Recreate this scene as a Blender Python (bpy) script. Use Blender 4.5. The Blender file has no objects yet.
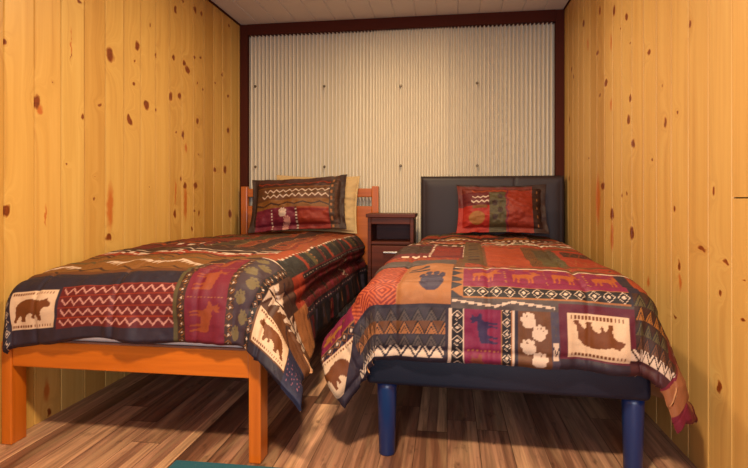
import bpy, bmesh, math, random
import numpy as np
from mathutils import Matrix
PI=math.pi
def sstep(x,a=0.,b=1.):
    t=np.clip((x-a)/(b-a),0,1); return t*t*(3-2*t)
def vnoise(x,y,seed=0):
    """smooth value noise in -1..1 on a random lattice"""
    rs=np.random.RandomState(seed); L=rs.uniform(-1,1,(64,64))
    xi=np.floor(x).astype(int); yi=np.floor(y).astype(int)
    fx=x-xi; fy=y-yi; fx=fx*fx*fx*(fx*(6*fx-15)+10); fy=fy*fy*fy*(fy*(6*fy-15)+10)
    g=lambda i,j: L[i%64,j%64]
    return (g(xi,yi)*(1-fx)+g(xi+1,yi)*fx)*(1-fy)+(g(xi,yi+1)*(1-fx)+g(xi+1,yi+1)*fx)*fy
def normals(P):
    du=np.gradient(P,axis=1); dv=np.gradient(P,axis=0)
    n=np.cross(du,dv); n/=np.maximum(np.linalg.norm(n,axis=2,keepdims=True),1e-9)
    return n
# a comforter laid over a bed: s runs across the bed, t from the foot (0) to the head
LEFT=dict(xl=-.530,xr=.505,yh=2.08,hl=.13,hr=.455,hf=.329,R=.105,Rf=.13,fl=.02,fr=.10,ff=.05,fcl=.0,fcr=.34,tuck=0,rnd=0,fa=.35,seed=3,
  zt=.676,yf=-.04,mode='L')
RIGHT=dict(xl=-.50,xr=.50,yh=2.05,hl=.375,hr=.56,hf=.31,R=.085,Rf=.075,fl=.80,fr=.34,ff=.06,fcl=-.36,fcr=.12,tuck=.55,rnd=.6,fa=1.,seed=11,
  zt=.650,yf=-.045,mode='R')
def duvet(S,T,k,detail=True):
    R,Rf=k['R'],k['Rf']
    Lr=PI/2*R; Lf=PI/2*Rf
    xl=k['xl']+R; xr=k['xr']-R; yf=k['yf']+Rf      # where the flat top ends
    # cloth coords: |s| beyond xl/xr and t below yf hang over
    ar=np.maximum(S-xr,0); al=np.maximum(xl-S,0)
    if k['mode']=='R': ar=ar*(1-.12*(1-sstep(T,-.02,.42)))
    a=np.maximum(ar,al); sg=np.where(al>0,-1.,1.)
    b=np.maximum(yf-T,0)
    x0=np.clip(S,xl,xr); y0=np.maximum(T,yf)
    if k['rnd']:      # this corner of the cover is cut round
        ph=np.arctan2(b,np.maximum(a,1e-9)); hr,hf=k['hr'],k['hf']; cs,sn=np.cos(ph),np.sin(ph)
        el=1/np.sqrt((cs/hr)**2+(sn/hf)**2); rc=1/np.maximum(cs/hr,sn/hf)
        m=np.where((ar>0)&(b>0),k['rnd'],0.); q=1+m*(el/rc-1); a=a*q; b=b*q
    r=np.hypot(a,b); phi=np.arctan2(b,np.maximum(a,1e-9)); w=np.sin(phi)**2   # 0 side .. 1 front
    Re=R*(1-w)+Rf*w; L=PI/2*Re
    fs=np.where(sg<0,k['fl'],k['fr']); fc=np.where(sg<0,k['fcl'],k['fcr'])
    if k['mode']=='L': fs=fs+np.where(sg>0,.38,0)*(1-sstep(T,.15,.6))
    if k['mode']=='R': fs=fs*(1-.95*sstep(T,.7,1.5))
    sin2=np.sin(2*phi)**2
    f=fs*(1-w)+k['ff']*w+ (fc)*sin2
    f=np.where((a==0)&(b>0),k['ff'],f); f=np.where((b==0),fs,f)
    e=np.maximum(r-L,0)
    ang=np.minimum(r/Re,PI/2)
    h=Re*np.sin(ang)+np.sin(np.arctan(f))*e
    d=Re*(1-np.cos(ang))+np.cos(np.arctan(f))*e
    if k['tuck']:
        tk=np.where((sg>0)&(b>0)&(a>0),k['tuck']*sin2*np.maximum(r-.34,0),0.)
    else: tk=0.
    dx=np.where(r>1e-9,a/np.maximum(r,1e-9),0)*sg; dy=-np.where(r>1e-9,b/np.maximum(r,1e-9),0)
    # folds that open towards the hem
    hem=np.clip(e/.30,0,1.3)
    s_edge=np.where(b>a,S,T)
    fold=(np.sin(s_edge*23+1.5*vnoise(s_edge*3,0*s_edge+k['seed'],k['seed']))*.5+vnoise(s_edge*9,e*3,k['seed']+1)*.7)
    cor=np.where((a>0)&(b>0),1-.75*sin2,1.)
    h=h+fold*.022*hem*cor*np.where((b==0)&(sg>0),k['fa'],1.)
    zt=k['zt']+0*S
    if k['mode']=='L':
        q=np.clip((.62-y0)/.62,0,1)
        u=(x0-xl)/(xr-xl)
        zt=zt-(.068*(1-u)+.012*u)*q**1.6 -.020*sstep(y0,1.4,2.08)
        zt=zt+.012*np.sin(np.clip(u,0,1)*PI)
        # the foot hem rides up a little in the middle
        d=d-np.where(b>a,1,0)*.050*np.exp(-((S+.14)/.14)**2)*hem
        # the crease along the side where the cover turns onto the box
        side=(b==0)&(sg>0)
        h=h-np.where(side,.028*np.exp(-((a-.235)/.022)**2),0)*sstep(T,.15,.5)
        h=h+np.where(side,.012*np.exp(-((a-.16)/.05)**2),0)
    else:
        zt=zt-.016*np.clip((.35-y0)/.35,0,1)**2+.014*sstep(y0,.3,1.5)-.012*sstep(np.abs(x0),.2,.45)
    P=np.stack([x0+dx*h-tk,y0+dy*h,zt-d],axis=-1)
    if k['mode']=='R': P[...,0]+=np.where(S<0,.05,0)*sstep(T,1.1,1.65)*np.clip(-S/.4,0,1)
    if detail:
        n=normals(P); 
        sx,sy=S,T
        top=(r<L*.6)
        puff=.011*vnoise(sx*5.2+3,sy*4.4,k['seed']+2)+.0055*vnoise(sx*12,sy*11,k['seed']+3)
        # fine wrinkles pulled straight down to the hems
        wr=np.where((b==0)&(sg>0)&(k['mode']=='L'),.0015,.0042)*cor*vnoise(s_edge*34,e*5+2,k['seed']+4)*np.clip(e/.04,0,1)+.0016*vnoise(sx*38,sy*38,k['seed']+5)
        # stitched channels
        q1=np.abs(((T-.05)/.29+.5)%1-.5)*.29; q2=np.abs(((S+.04)/.31+.5)%1-.5)*.31
        st=-.006*(np.exp(-(q1/.010)**2)+np.exp(-(q2/.010)**2))
        edge=np.minimum.reduce([k['hf']-0*S+T-yf+ -0*S, (S-(xl-k['hl']-0)) , (xr+k['hr'])-S])
        amp=np.where((a>0)&(b>0)&(sg>0)&(k['mode']=='R'),np.clip(1-sin2,.15,1),1.)
        P=P+n*((amp*(puff+wr+st))[...,None])
    return P
def span(k):
    R,Rf=k['R'],k['Rf']
    xl=k['xl']+R; xr=k['xr']-R; yf=k['yf']+Rf
    return xl-k['hl'],xr+k['hr'],yf-k['hf'],k['yh']
def grid(k,step):
    s0,s1,t0,t1=span(k)
    s=np.linspace(s0,s1,int((s1-s0)/step)+1); t=np.linspace(t0,t1,int((t1-t0)/step)+1)
    return np.meshgrid(s,t)
KL=[(1.752,1.512,0.011,0.019),(1.904,1.31,0.017,0.033),(2.094,1.544,0.007,0.022),(2.358,1.625,0.035,0.039),(1.99,1.406,0.007,0.006),(2.285,1.365,0.017,0.012),(2.166,1.289,0.008,0.018),(2.144,1.806,0.019,0.014),(2.509,1.338,0.022,0.021),(2.578,1.734,0.023,0.032),(2.561,1.649,0.012,0.01),(2.552,1.522,0.014,0.013),(2.665,1.433,0.029,0.028),(2.755,1.734,0.012,0.023),(2.757,1.422,0.012,0.011),(2.915,1.529,0.023,0.036),(3.013,1.551,0.024,0.025),(2.943,1.773,0.019,0.018),(3.067,1.769,0.023,0.025),(3.11,1.736,0.039,0.025),(2.966,2.072,0.018,0.024),(3.207,2.152,0.02,0.026),(3.295,2.157,0.019,0.02),(3.055,2.147,0.012,0.013),(3.2,1.839,0.014,0.01),(3.281,1.858,0.014,0.012),(3.24,1.682,0.014,0.013),(3.316,1.655,0.017,0.01),(3.494,1.738,0.019,0.013),(3.606,1.825,0.022,0.018),(3.708,1.688,0.022,0.011),(3.725,2.218,0.018,0.011),(3.59,2.297,0.017,0.011),(2.698,1.888,0.01,0.011),(1.761,0.869,0.018,0.03),(2.347,0.728,0.024,0.022),(2.246,0.915,0.009,0.008),(2.25,1.019,0.007,0.006),(2.07,1.064,0.007,0.005),(2.518,1.323,0.024,0.026),(2.972,1.324,0.012,0.009),(3.055,1.316,0.019,0.031),(3.24,1.431,0.017,0.023),(3.708,1.429,0.029,0.026),(3.254,1.207,0.014,0.008),(3.494,1.121,0.026,0.023),(3.656,1.134,0.031,0.033),(3.213,1.004,0.027,0.026),(2.96,0.824,0.019,0.036),(3.031,1.036,0.015,0.019),(3.2,0.84,0.014,0.014),(3.26,0.822,0.014,0.023),(3.743,0.802,0.033,0.038),(3.167,0.721,0.013,0.019),(2.689,0.982,0.008,0.004),(3.079,0.997,0.023,0.025),(1.968,0.023,0.014,0.021)]
SL=[(1.92,1.28,0.019,0.025),(1.949,0.84,0.007,0.058),(2.358,0.876,0.031,0.138),(3.091,1.238,0.019,0.038),(3.085,0.89,0.028,0.139),(2.966,0.958,0.012,0.097),(1.957,0.119,0.019,0.058),(2.094,1.597,0.006,0.115)]
KR=[(3.395,2.01,0.029,0.022),(3.042,1.967,0.025,0.028),(2.797,1.874,0.026,0.036),(2.61,1.778,0.021,0.024),(2.696,1.747,0.012,0.007),(2.556,1.634,0.013,0.008),(2.332,1.535,0.016,0.019),(2.931,1.539,0.039,0.021),(3.042,1.494,0.023,0.014),(2.562,1.383,0.02,0.019),(2.582,1.288,0.024,0.028),(3.09,1.741,0.032,0.017),(3.711,1.805,0.017,0.021),(3.654,1.744,0.017,0.02),(3.77,1.472,0.018,0.021),(1.959,1.531,0.011,0.018),(2.198,1.366,0.01,0.009),(2.054,1.234,0.01,0.011),(2.165,1.215,0.015,0.023),(2.523,1.167,0.028,0.027),(2.295,1.074,0.011,0.008),(2.995,0.986,0.044,0.027),(2.829,0.838,0.039,0.036),(2.603,0.946,0.014,0.014),(2.674,0.932,0.015,0.012),(2.536,0.758,0.029,0.032),(3.268,1.161,0.022,0.012),(3.785,1.055,0.024,0.021),(1.796,0.94,0.009,0.013),(2.088,0.879,0.01,0.015),(1.872,0.746,0.034,0.009),(1.724,0.719,0.026,0.008),(2.046,0.669,0.017,0.022),(1.624,0.682,0.015,0.006),(1.753,0.625,0.012,0.012),(1.762,0.328,0.015,0.02),(2.08,0.478,0.022,0.007),(1.629,0.564,0.02,0.007)]
SR=[(2.846,1.73,0.017,0.062),(3.291,1.846,0.018,0.048),(2.343,0.567,0.017,0.034),(2.846,1.403,0.017,0.042),(3.08,0.909,0.059,0.169),(2.829,0.724,0.033,0.093),(2.038,0.611,0.016,0.037)]
SCREWS=[(-0.944, 1.79), (-0.349, 1.775), (0.222, 1.779), (-0.943, 1.165), (-0.349, 1.168), (0.222, 1.163), (-1.501, 1.806), (-1.501, 1.17)]
# ------------------------------------------------------------------ scene basics
C=bpy.context.scene.collection
def lin(h):
    h=h.lstrip('#'); v=[int(h[i:i+2],16)/255 for i in (0,2,4)]
    return tuple(x/12.92 if x<=.04045 else ((x+.055)/1.055)**2.4 for x in v)
def rgba(h): return (*lin(h),1.)
def tag(o,label=None,cat=None,group=None,kind=None):
    for k,v in (('label',label),('category',cat),('group',group),('kind',kind)):
        if v: o[k]=v
    return o
def thing(name,label,cat,loc=(0,0,0),rz=0,group=None):
    o=bpy.data.objects.new(name,None); C.objects.link(o); o.empty_display_size=.1
    o.location=loc; o.rotation_euler=(0,0,math.radians(rz)); return tag(o,label,cat,group)
def mesh_obj(name,verts,faces,mat,parent=None,smooth=False):
    me=bpy.data.meshes.new(name); me.from_pydata([tuple(v) for v in verts],[],[tuple(f) for f in faces]); me.update()
    if smooth: me.polygons.foreach_set('use_smooth',[True]*len(me.polygons))
    o=bpy.data.objects.new(name,me); C.objects.link(o)
    for m in (mat if isinstance(mat,(list,tuple)) else [mat]): me.materials.append(m)
    if parent: o.parent=parent
    return o
def bm_obj(name,bm,mat,parent=None,smooth=False):
    me=bpy.data.meshes.new(name); bm.to_mesh(me); bm.free()
    if smooth: me.polygons.foreach_set('use_smooth',[True]*len(me.polygons))
    o=bpy.data.objects.new(name,me); C.objects.link(o); me.materials.append(mat)
    if parent: o.parent=parent
    return o
def add_box(bm,x0,x1,y0,y1,z0,z1,bev=.003,seg=2):
    r=bmesh.ops.create_cube(bm,size=1.)
    bmesh.ops.scale(bm,vec=(x1-x0,y1-y0,z1-z0),verts=r['verts'])
    bmesh.ops.translate(bm,vec=((x0+x1)/2,(y0+y1)/2,(z0+z1)/2),verts=r['verts'])
    if bev:
        ed={e for v in r['verts'] for e in v.link_edges}
        bmesh.ops.bevel(bm,geom=list(ed),offset=bev,segments=seg,affect='EDGES',profile=.5)
def box(name,b,mat,parent=None,bev=.003,seg=2,smooth=False):
    bm=bmesh.new(); add_box(bm,*b,bev=bev,seg=seg); return bm_obj(name,bm,mat,parent,smooth)

# ------------------------------------------------------------------ materials
class N:
    def __init__(s,name):
        s.m=bpy.data.materials.new(name); s.m.use_nodes=True; s.t=s.m.node_tree
        s.b=s.t.nodes['Principled BSDF']
    def n(s,typ,**kw):
        x=s.t.nodes.new('ShaderNode'+typ)
        for k,v in kw.items():
            if k.startswith('i_'): x.inputs[k[2:].replace('_',' ')].default_value=v
            else: setattr(x,k,v)
        return x
    def l(s,a,b): s.t.links.new(a,b)
    def math(s,op,a,b=None,clamp=False):
        x=s.n('Math',operation=op,use_clamp=clamp)
        for i,v in enumerate((a,b)):
            if v is None: continue
            if isinstance(v,(int,float)): x.inputs[i].default_value=v
            else: s.l(v,x.inputs[i])
        return x.outputs[0]
    def ramp(s,fac,stops,interp='LINEAR'):
        x=s.n('ValToRGB'); r=x.color_ramp; r.interpolation=interp
        while len(r.elements)<len(stops): r.elements.new(.5)
        for e,(p,c) in zip(r.elements,stops): e.position=p; e.color=c if len(c)==4 else (*c,1)
        s.l(fac,x.inputs[0]); return x.outputs[0]
    def mix(s,fac,a,b,blend='MIX'):
        x=s.n('Mix',data_type='RGBA',blend_type=blend)
        for sock,v in ((x.inputs['Factor'],fac),(x.inputs['A'],a),(x.inputs['B'],b)):
            pass
        ins=[i for i in x.inputs if i.enabled]
        for i,v in zip(ins,(fac,a,b)):
            if isinstance(v,(int,float)): i.default_value=v
            elif isinstance(v,tuple): i.default_value=v if len(v)==4 else (*v,1)
            else: s.l(v,i)
        return [o for o in x.outputs if o.enabled][0]
    def mapping(s,vec,scale,loc=(0,0,0)):
        x=s.n('Mapping'); s.l(vec,x.inputs[0]); x.inputs['Scale'].default_value=scale; x.inputs['Location'].default_value=loc
        return x.outputs[0]
    def noise(s,vec,scale=5,detail=3,rough=.5,dist=0):
        x=s.n('TexNoise'); s.l(vec,x.inputs['Vector']); x.inputs['Scale'].default_value=scale
        x.inputs['Detail'].default_value=detail; x.inputs['Roughness'].default_value=rough; x.inputs['Distortion'].default_value=dist
        return x.outputs[0]
    def bump(s,h,strength=.2,dist=.01):
        x=s.n('Bump'); x.inputs['Strength'].default_value=strength; x.inputs['Distance'].default_value=dist
        s.l(h,x.inputs['Height']); s.l(x.outputs[0],s.b.inputs['Normal'])
    def obj(s): return s.n('TexCoord').outputs['Object']
    def set(s,col=None,rough=None,**kw):
        if col is not None:
            if isinstance(col,(str,)): s.b.inputs['Base Color'].default_value=rgba(col)
            else: s.l(col,s.b.inputs['Base Color'])
        if rough is not None:
            if isinstance(rough,(int,float)): s.b.inputs['Roughness'].default_value=rough
            else: s.l(rough,s.b.inputs['Roughness'])
        for k,v in kw.items(): s.b.inputs[k.replace('_',' ')].default_value=v
        return s.m

def pine_wall(name,base,dark,pale):
    m=N(name); co=m.obj()
    tint=m.n('VertexColor',layer_name='tint').outputs[0]
    tv=m.n('SeparateColor'); m.l(tint,tv.inputs[0]); tr,tg,tb=tv.outputs[0],tv.outputs[1],tv.outputs[2]
    ka=m.n('Attribute',attribute_name='knot'); ks=m.n('SeparateXYZ'); m.l(ka.outputs['Vector'],ks.inputs[0]); kd,sd=ks.outputs[0],ks.outputs[1]
    # grain: long vertical streaks, different on every board, bending round the knots
    sh=m.n('CombineXYZ'); m.l(m.math('MULTIPLY',tg,40.),sh.inputs[0]); m.l(m.math('MULTIPLY',tb,30.),sh.inputs[2])
    gv=m.n('VectorMath',operation='ADD'); m.l(co,gv.inputs[0]); m.l(sh.outputs[0],gv.inputs[1])
    bend=m.math('MULTIPLY',m.math('POWER',2.718,m.math('MULTIPLY',kd,-.9)),.35)
    bc=m.n('CombineXYZ'); m.l(bend,bc.inputs[1])
    gv2=m.n('VectorMath',operation='ADD'); m.l(gv.outputs[0],gv2.inputs[0]); m.l(bc.outputs[0],gv2.inputs[1]); gv=gv2.outputs[0]
    g1=m.noise(m.mapping(gv,(1,26,1.1)),1.,4,.55,.6); g2=m.noise(m.mapping(gv,(1,120,2.2)),1.,3,.6); g3=m.noise(m.mapping(gv,(1,7,.6)),1.,2,.5)
    col=m.ramp(g1,[(.30,rgba(dark)),(.52,rgba(base)),(.75,rgba(pale))])
    col=m.mix(m.math('MULTIPLY',m.ramp(g2,[(.42,(0,0,0)),(.72,(1,1,1))]),.22),col,rgba(dark))
    col=m.mix(m.math('MULTIPLY',m.ramp(g3,[(.35,(0,0,0)),(.7,(1,1,1))]),.30),col,rgba(pale))
    tone=m.ramp(tr,[(0,(.80,.74,.64,1)),(.5,(1,1,1,1)),(1,(1.0,1.06,1.12,1))])
    col=m.mix(1.,col,tone,'MULTIPLY')
    # amber streaks, then halo and heart of each knot
    col=m.mix(m.math('MULTIPLY',m.ramp(sd,[(.45,(1,1,1)),(1.15,(0,0,0))]),.85),col,rgba('#a8541a'))
    col=m.mix(m.math('MULTIPLY',m.ramp(kd,[(.85,(1,1,1)),(1.7,(0,0,0))]),.40),col,rgba('#b06a24'))
    heart=m.noise(m.mapping(co,(1,90,90)),1.,2)
    kc=m.mix(heart,rgba('#4a1c0a'),rgba('#8a4416'))
    col=m.mix(m.ramp(kd,[(.62,(1,1,1)),(.98,(0,0,0))]),col,kc)
    m.bump(g2,.05,.004)
    return m.set(col,.42,Specular_IOR_Level=.35)

def plain_wood(name,base,dark,axis='X',rough=.3,scale=1.,coat=0,spec=.5):
    m=N(name); co=m.obj(); s={'X':(1.2,30,30),'Y':(30,1.2,30),'Z':(30,30,1.2)}[axis]
    g=m.noise(m.mapping(co,tuple(v*scale for v in s)),1.,4,.6,.4)
    g2=m.noise(m.mapping(co,tuple(v*scale*3.5 for v in s)),1.,2,.6)
    col=m.ramp(g,[(.32,rgba(dark)),(.62,rgba(base))]); col=m.mix(m.math('MULTIPLY',g2,.35),col,rgba(dark))
    m.bump(g2,.04,.003)
    return m.set(col,rough,Coat_Weight=coat,Coat_Roughness=.2,Specular_IOR_Level=spec)

def fabric(name,layer=None,col=None,rough=.8,sheen=.1,spec=.3):
    m=N(name); co=m.obj()
    w=m.noise(co,420,2,.7); w2=m.noise(co,26,3,.6)
    if layer:
        c=m.n('VertexColor',layer_name=layer).outputs[0]
    else:
        c=m.n('RGB'); c.outputs[0].default_value=rgba(col); c=c.outputs[0]
    v=m.ramp(w,[(.3,(.86,.86,.86,1)),(.7,(1.05,1.05,1.05,1))])
    c=m.mix(1.,c,v,'MULTIPLY')
    m.bump(m.math('ADD',m.math('MULTIPLY',w,.25),w2),.22,.006)
    return m.set(c,rough,Sheen_Weight=sheen,Sheen_Roughness=.4,Specular_IOR_Level=spec)

def leatherette(name,col,rough=.42):
    m=N(name); co=m.obj(); v=m.n('TexVoronoi'); m.l(co,v.inputs['Vector']); v.inputs['Scale'].default_value=260
    n=m.noise(co,9,3)
    c=m.mix(m.math('MULTIPLY',n,.35),rgba(col),tuple(x*.6 for x in lin(col)))
    m.bump(v.outputs['Distance'],.12,.002)
    return m.set(c,rough,Specular_IOR_Level=.3)

def painted(name,col,rough=.5,metal=0.,var=.15,spec=.5):
    m=N(name); n=m.noise(m.obj(),6,4); c=m.mix(m.math('MULTIPLY',n,var),rgba(col),tuple(x*.55 for x in lin(col)))
    return m.set(c,rough,Metallic=metal,Specular_IOR_Level=spec)

def floor_mat():
    m=N('rustic plank floor'); co=m.obj(); sp=m.n('SeparateXYZ'); m.l(co,sp.inputs[0]); x,y=sp.outputs[0],sp.outputs[1]
    W=.118
    xi=m.math('FLOOR',m.math('DIVIDE',x,W))
    r1=m.n('TexWhiteNoise',noise_dimensions='1D'); m.l(xi,r1.inputs['W'])
    ys=m.math('ADD',y,m.math('MULTIPLY',r1.outputs['Value'],2.7))
    yi=m.math('FLOOR',m.math('DIVIDE',ys,1.25))
    r2=m.n('TexWhiteNoise',noise_dimensions='2D'); cv=m.n('CombineXYZ'); m.l(xi,cv.inputs[0]); m.l(yi,cv.inputs[1]); m.l(cv.outputs[0],r2.inputs['Vector'])
    rnd=r2.outputs['Value']
    # strips inside a board
    Wn=.0395; si=m.math('FLOOR',m.math('DIVIDE',x,Wn)); r3=m.n('TexWhiteNoise',noise_dimensions='2D'); cw=m.n('CombineXYZ'); m.l(si,cw.inputs[0]); m.l(yi,cw.inputs[1]); m.l(cw.outputs[0],r3.inputs['Vector'])
    pick=m.math('ADD',m.math('MULTIPLY',rnd,.62),m.math('MULTIPLY',r3.outputs['Value'],.38))
    base=m.ramp(pick,[(.10,rgba('#4e352a')),(.32,rgba('#774f3c')),(.52,rgba('#956a54')),(.72,rgba('#ad8066')),(.90,rgba('#cda07a'))])
    so=m.n('CombineXYZ'); m.l(m.math('MULTIPLY',rnd,50.),so.inputs[2])
    gv=m.n('VectorMath',operation='ADD'); m.l(co,gv.inputs[0]); m.l(so.outputs[0],gv.inputs[1]); gv=gv.outputs[0]
    g=m.noise(m.mapping(gv,(55,2.2,1)),1.,4,.62,.5); g2=m.noise(m.mapping(gv,(14,1.3,1)),1.,3,.55,.8); g3=m.noise(m.mapping(gv,(20,9,1)),1.,3,.6)
    c=m.mix(m.math('MULTIPLY',m.ramp(g,[(.40,(1,1,1)),(.62,(0,0,0))]),.55),base,rgba('#38231a'))
    c=m.mix(m.math('MULTIPLY',m.ramp(g2,[(.5,(0,0,0)),(.75,(1,1,1))]),.45),c,rgba('#bd9a74'))
    c=m.mix(m.math('MULTIPLY',m.ramp(g3,[(.62,(0,0,0)),(.74,(1,1,1))]),.6),c,rgba('#2c1a12'))
    # joints
    fx=m.math('ABSOLUTE',m.math('SUBTRACT',m.math('FRACT',m.math('DIVIDE',x,W)),.5)); fy=m.math('ABSOLUTE',m.math('SUBTRACT',m.math('FRACT',m.math('DIVIDE',ys,1.25)),.5))
    j=m.math('MAXIMUM',m.math('GREATER_THAN',fx,.487),m.math('GREATER_THAN',fy,.4987))
    c=m.mix(m.math('MULTIPLY',j,.7),c,rgba('#22140e'))
    m.bump(g,.08,.004)
    return m.set(c,m.ramp(g2,[(.3,(.30,.30,.30)),(.7,(.46,.46,.46))]),Specular_IOR_Level=.4)

M={}
M['left']=pine_wall('knotty pine boards pale','#be924a','#b18340','#c79d56')
M['right']=pine_wall('knotty pine boards warm','#b88d4e','#ab7f44','#c09959')
M['floor']=floor_mat()
M['ceiling']=painted('greyed ceiling boards','#cac3bc',.6)
M['trim']=painted('dark brown painted trim','#42180c',.75,spec=.15)
M['tin']=painted('galvanised corrugated sheet','#e0d5c2',.42,.25,.06)
M['screw']=painted('screw head','#6a5c4c',.4,.6)
M['bedwood']=plain_wood('orange stained pine','#b65e14','#9a4a0a','X',.30,1.,.3)
M['bedwoodz']=plain_wood('orange stained pine upright','#b65e14','#9a4a0a','Z',.30,1.,.3)
M['bedwoody']=plain_wood('orange stained pine long','#b65e14','#9a4a0a','Y',.30,1.,.3)
M['walnut']=plain_wood('dark red brown wood','#5c2816','#38160b','X',.45,spec=.2)
M['navy']=leatherette('navy leatherette','#0e0f20',.5)
M['headnavy']=leatherette('dark plum leatherette','#2a1d1e',.5)
M['legblue']=painted('navy lacquer leg','#0f2450',.35)
M['white']=fabric('white mattress ticking',None,'#d9d2cc',.85)
M['quilt']=fabric('printed lodge comforter','print',None,.62,.0,.30)
M['lining']=fabric('tan comforter lining',None,'#a3734c',.8)
M['rug']=fabric('teal rug pile',None,'#174e5c',.95)
M['tan']=fabric('tan pillow case',None,'#b59668',.8)
M['steel']=painted('brushed steel','#c9c4bc',.3,.9)

# ------------------------------------------------------------------ the room
XL,XR,YB,YN,HC=-1.622,.843,4.0,-1.5,2.292
SLANT=.0145                                   # the pale wall opens a little towards the camera
def xleft(y): return XL-SLANT*(YB-y)
def board_wall(name,X,sgn,edges,seed,mat,knots,streaks,joints=(),slant=0.,warm=()):
    rs=random.Random(seed); V=[];Q=[];tints=[]; nv=0
    g=.0045; dp=.010
    for i in range(len(edges)-1):
        y0,y1=edges[i],edges[i+1]; cuts=[0,HC]
        for (bi,z) in joints:
            if bi==i: cuts=[0,z,HC]
        fine=y1>1.45
        for q in range(len(cuts)-1):
            z0=cuts[q]+(.002 if q else 0); z1=cuts[q+1]-(.002 if q<len(cuts)-2 else 0)
            tint=(0. if i in warm else min(1,max(0,rs.gauss(.5,.24))),rs.random(),rs.random(),1)
            ys=np.concatenate([[y0,y0+g*.35],np.linspace(y0+g,y1-g,22 if fine else 2),[y1-g*.35,y1]])
            xo=np.zeros(len(ys)); xo[[0,1,-1,-2]]=-sgn*dp
            zs=np.linspace(z0,z1,int((z1-z0)/.008) if fine else 2)
            A,B=np.meshgrid(ys,zs); Xo=np.broadcast_to(xo,A.shape)
            V.append(np.stack([X+Xo-slant*(YB-A),A,B],-1).reshape(-1,3))
            idx=np.arange(A.size).reshape(A.shape)+nv; nv+=A.size
            f=np.stack([idx[:-1,:-1],idx[:-1,1:],idx[1:,1:],idx[1:,:-1]],-1).reshape(-1,4)
            if sgn>0: f=f[:,::-1]
            Q.append(f); tints.append((len(f),tint))
    e0,e1=edges[0],edges[-1]; xb=X-sgn*.02
    V.append(np.array([(xb-slant*(YB-e0),e0,0),(xb-slant*(YB-e1),e1,0),(xb-slant*(YB-e1),e1,HC),(xb-slant*(YB-e0),e0,HC)])); Q.append(np.array([[nv,nv+1,nv+2,nv+3]])); tints.append((1,(.1,.5,.5,1)))
    V=np.concatenate(V); Q=np.concatenate(Q)
    me=bpy.data.meshes.new(name); me.from_pydata(V.tolist(),[],Q.tolist()); me.materials.append(mat); me.update()
    at=me.color_attributes.new('tint','FLOAT_COLOR','CORNER')
    at.data.foreach_set('color',np.concatenate([np.tile(np.array(t,np.float32),(n*4,1)) for n,t in tints]).ravel())
    y,z=V[:,1],V[:,2]; wy=y+.006*vnoise(y*45,z*45,seed)+.003*vnoise(y*110,z*110,seed+1); wz=z+.008*vnoise(y*40+9,z*40,seed+2)
    def field(lst):
        d=np.full(len(y),9.)
        for (a,b,ra,rb) in lst: d=np.minimum(d,np.hypot((wy-a)/ra,(wz-b)/rb))
        return d
    kn=me.attributes.new('knot','FLOAT_VECTOR','POINT'); kn.data.foreach_set('vector',np.stack([field(knots),field(streaks),0*y],-1).astype(np.float32).ravel())
    o=bpy.data.objects.new(name,me); C.objects.link(o)
    return tag(o,kind='structure')
le=[1.748+.1437*i for i in range(-22,16)]; le=[e for e in le if e<3.985]+[4.0]
re=[1.687+.1415*i for i in range(-22,17)]; re=[e for e in re if e<3.985]+[4.0]
ji=max(i for i,e in enumerate(re) if e<1.65)
board_wall('wall_left',XL,1,le,5,M['left'],KL,SL,slant=SLANT)
board_wall('wall_right',XR,-1,re,8,M['right'],KR,SR,joints=[(ji,.918)],warm=(ji+10,ji+11))
tag(box('floor',(XL-.12,XR+.06,YN,YB+.1,-.06,0),M['floor'],bev=0),kind='structure')
# ceiling: tongue and groove boards running to the back wall
V=[];F=[]
xs=[-.386+.1545*i for i in range(-9,10)]; xs=[XL-.10]+[x for x in xs if XL+.02<x<XR-.02]+[XR+.03]
for i in range(len(xs)-1):
    a,b2=xs[i],xs[i+1]; prof=[(a,HC+.006),(a+.0025,HC+.006),(a+.006,HC),(b2-.006,HC),(b2-.0025,HC+.006),(b2,HC+.006)]
    b=len(V)
    for x,z in prof: V+=[(x,YN,z),(x,YB+.05,z)]
    for k in range(5): F.append((b+2*k,b+2*k+1,b+2*k+3,b+2*k+2))
b=len(V); V+=[(XL-.12,YN,HC+.03),(XR+.05,YN,HC+.03),(XR+.05,YB+.05,HC+.03),(XL-.12,YB+.05,HC+.03)]; F.append((b,b+3,b+2,b+1))
tag(mesh_obj('ceiling',V,F,M['ceiling']),kind='structure')
# back wall: corrugated sheet, the middle sheet finer and lapped over its neighbours
V=[];F=[]
def ribs(x0,x1,pitch,depth):
    """broad ridges with narrow valleys between them"""
    n=max(1,round((x1-x0)/pitch)); pitch=(x1-x0)/n
    for i in range(n*16+(1 if x1>.7 else 0)):
        x=x0+pitch*i/16; ph=(i/16)%1; v=(1-abs(math.sin(PI*ph)))**.5
        V.extend([(x,YB-.062+depth*v,0),(x,YB-.062+depth*v,HC-.03)])
ribs(XL+.04,-.83,.0315,.058); ribs(-.83,-.56,.0265,.05); ribs(-.56,.02,.0205,.036); ribs(.02,.20,.0255,.048); ribs(.20,XR-.04,.0305,.058)
for i in range(len(V)//2-1): F.append((2*i,2*i+1,2*i+3,2*i+2)[::-1])
b=len(V); V+=[(XL-.05,YB+.01,0),(XR+.05,YB+.01,0),(XR+.05,YB+.01,HC+.03),(XL-.05,YB+.01,HC+.03)]; F.append((b,b+1,b+2,b+3))
wb=tag(mesh_obj('wall_back',V,F,M['tin'],smooth=True),kind='structure')
for (x,z) in SCREWS:
    bm=bmesh.new(); bmesh.ops.create_cone(bm,cap_ends=True,segments=10,radius1=.011,radius2=.006,depth=.012,matrix=Matrix.Translation((x,YB-.066,z))@Matrix.Rotation(PI/2,4,'X'))
    bm_obj('screw',bm,M['screw'],wb)
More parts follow.
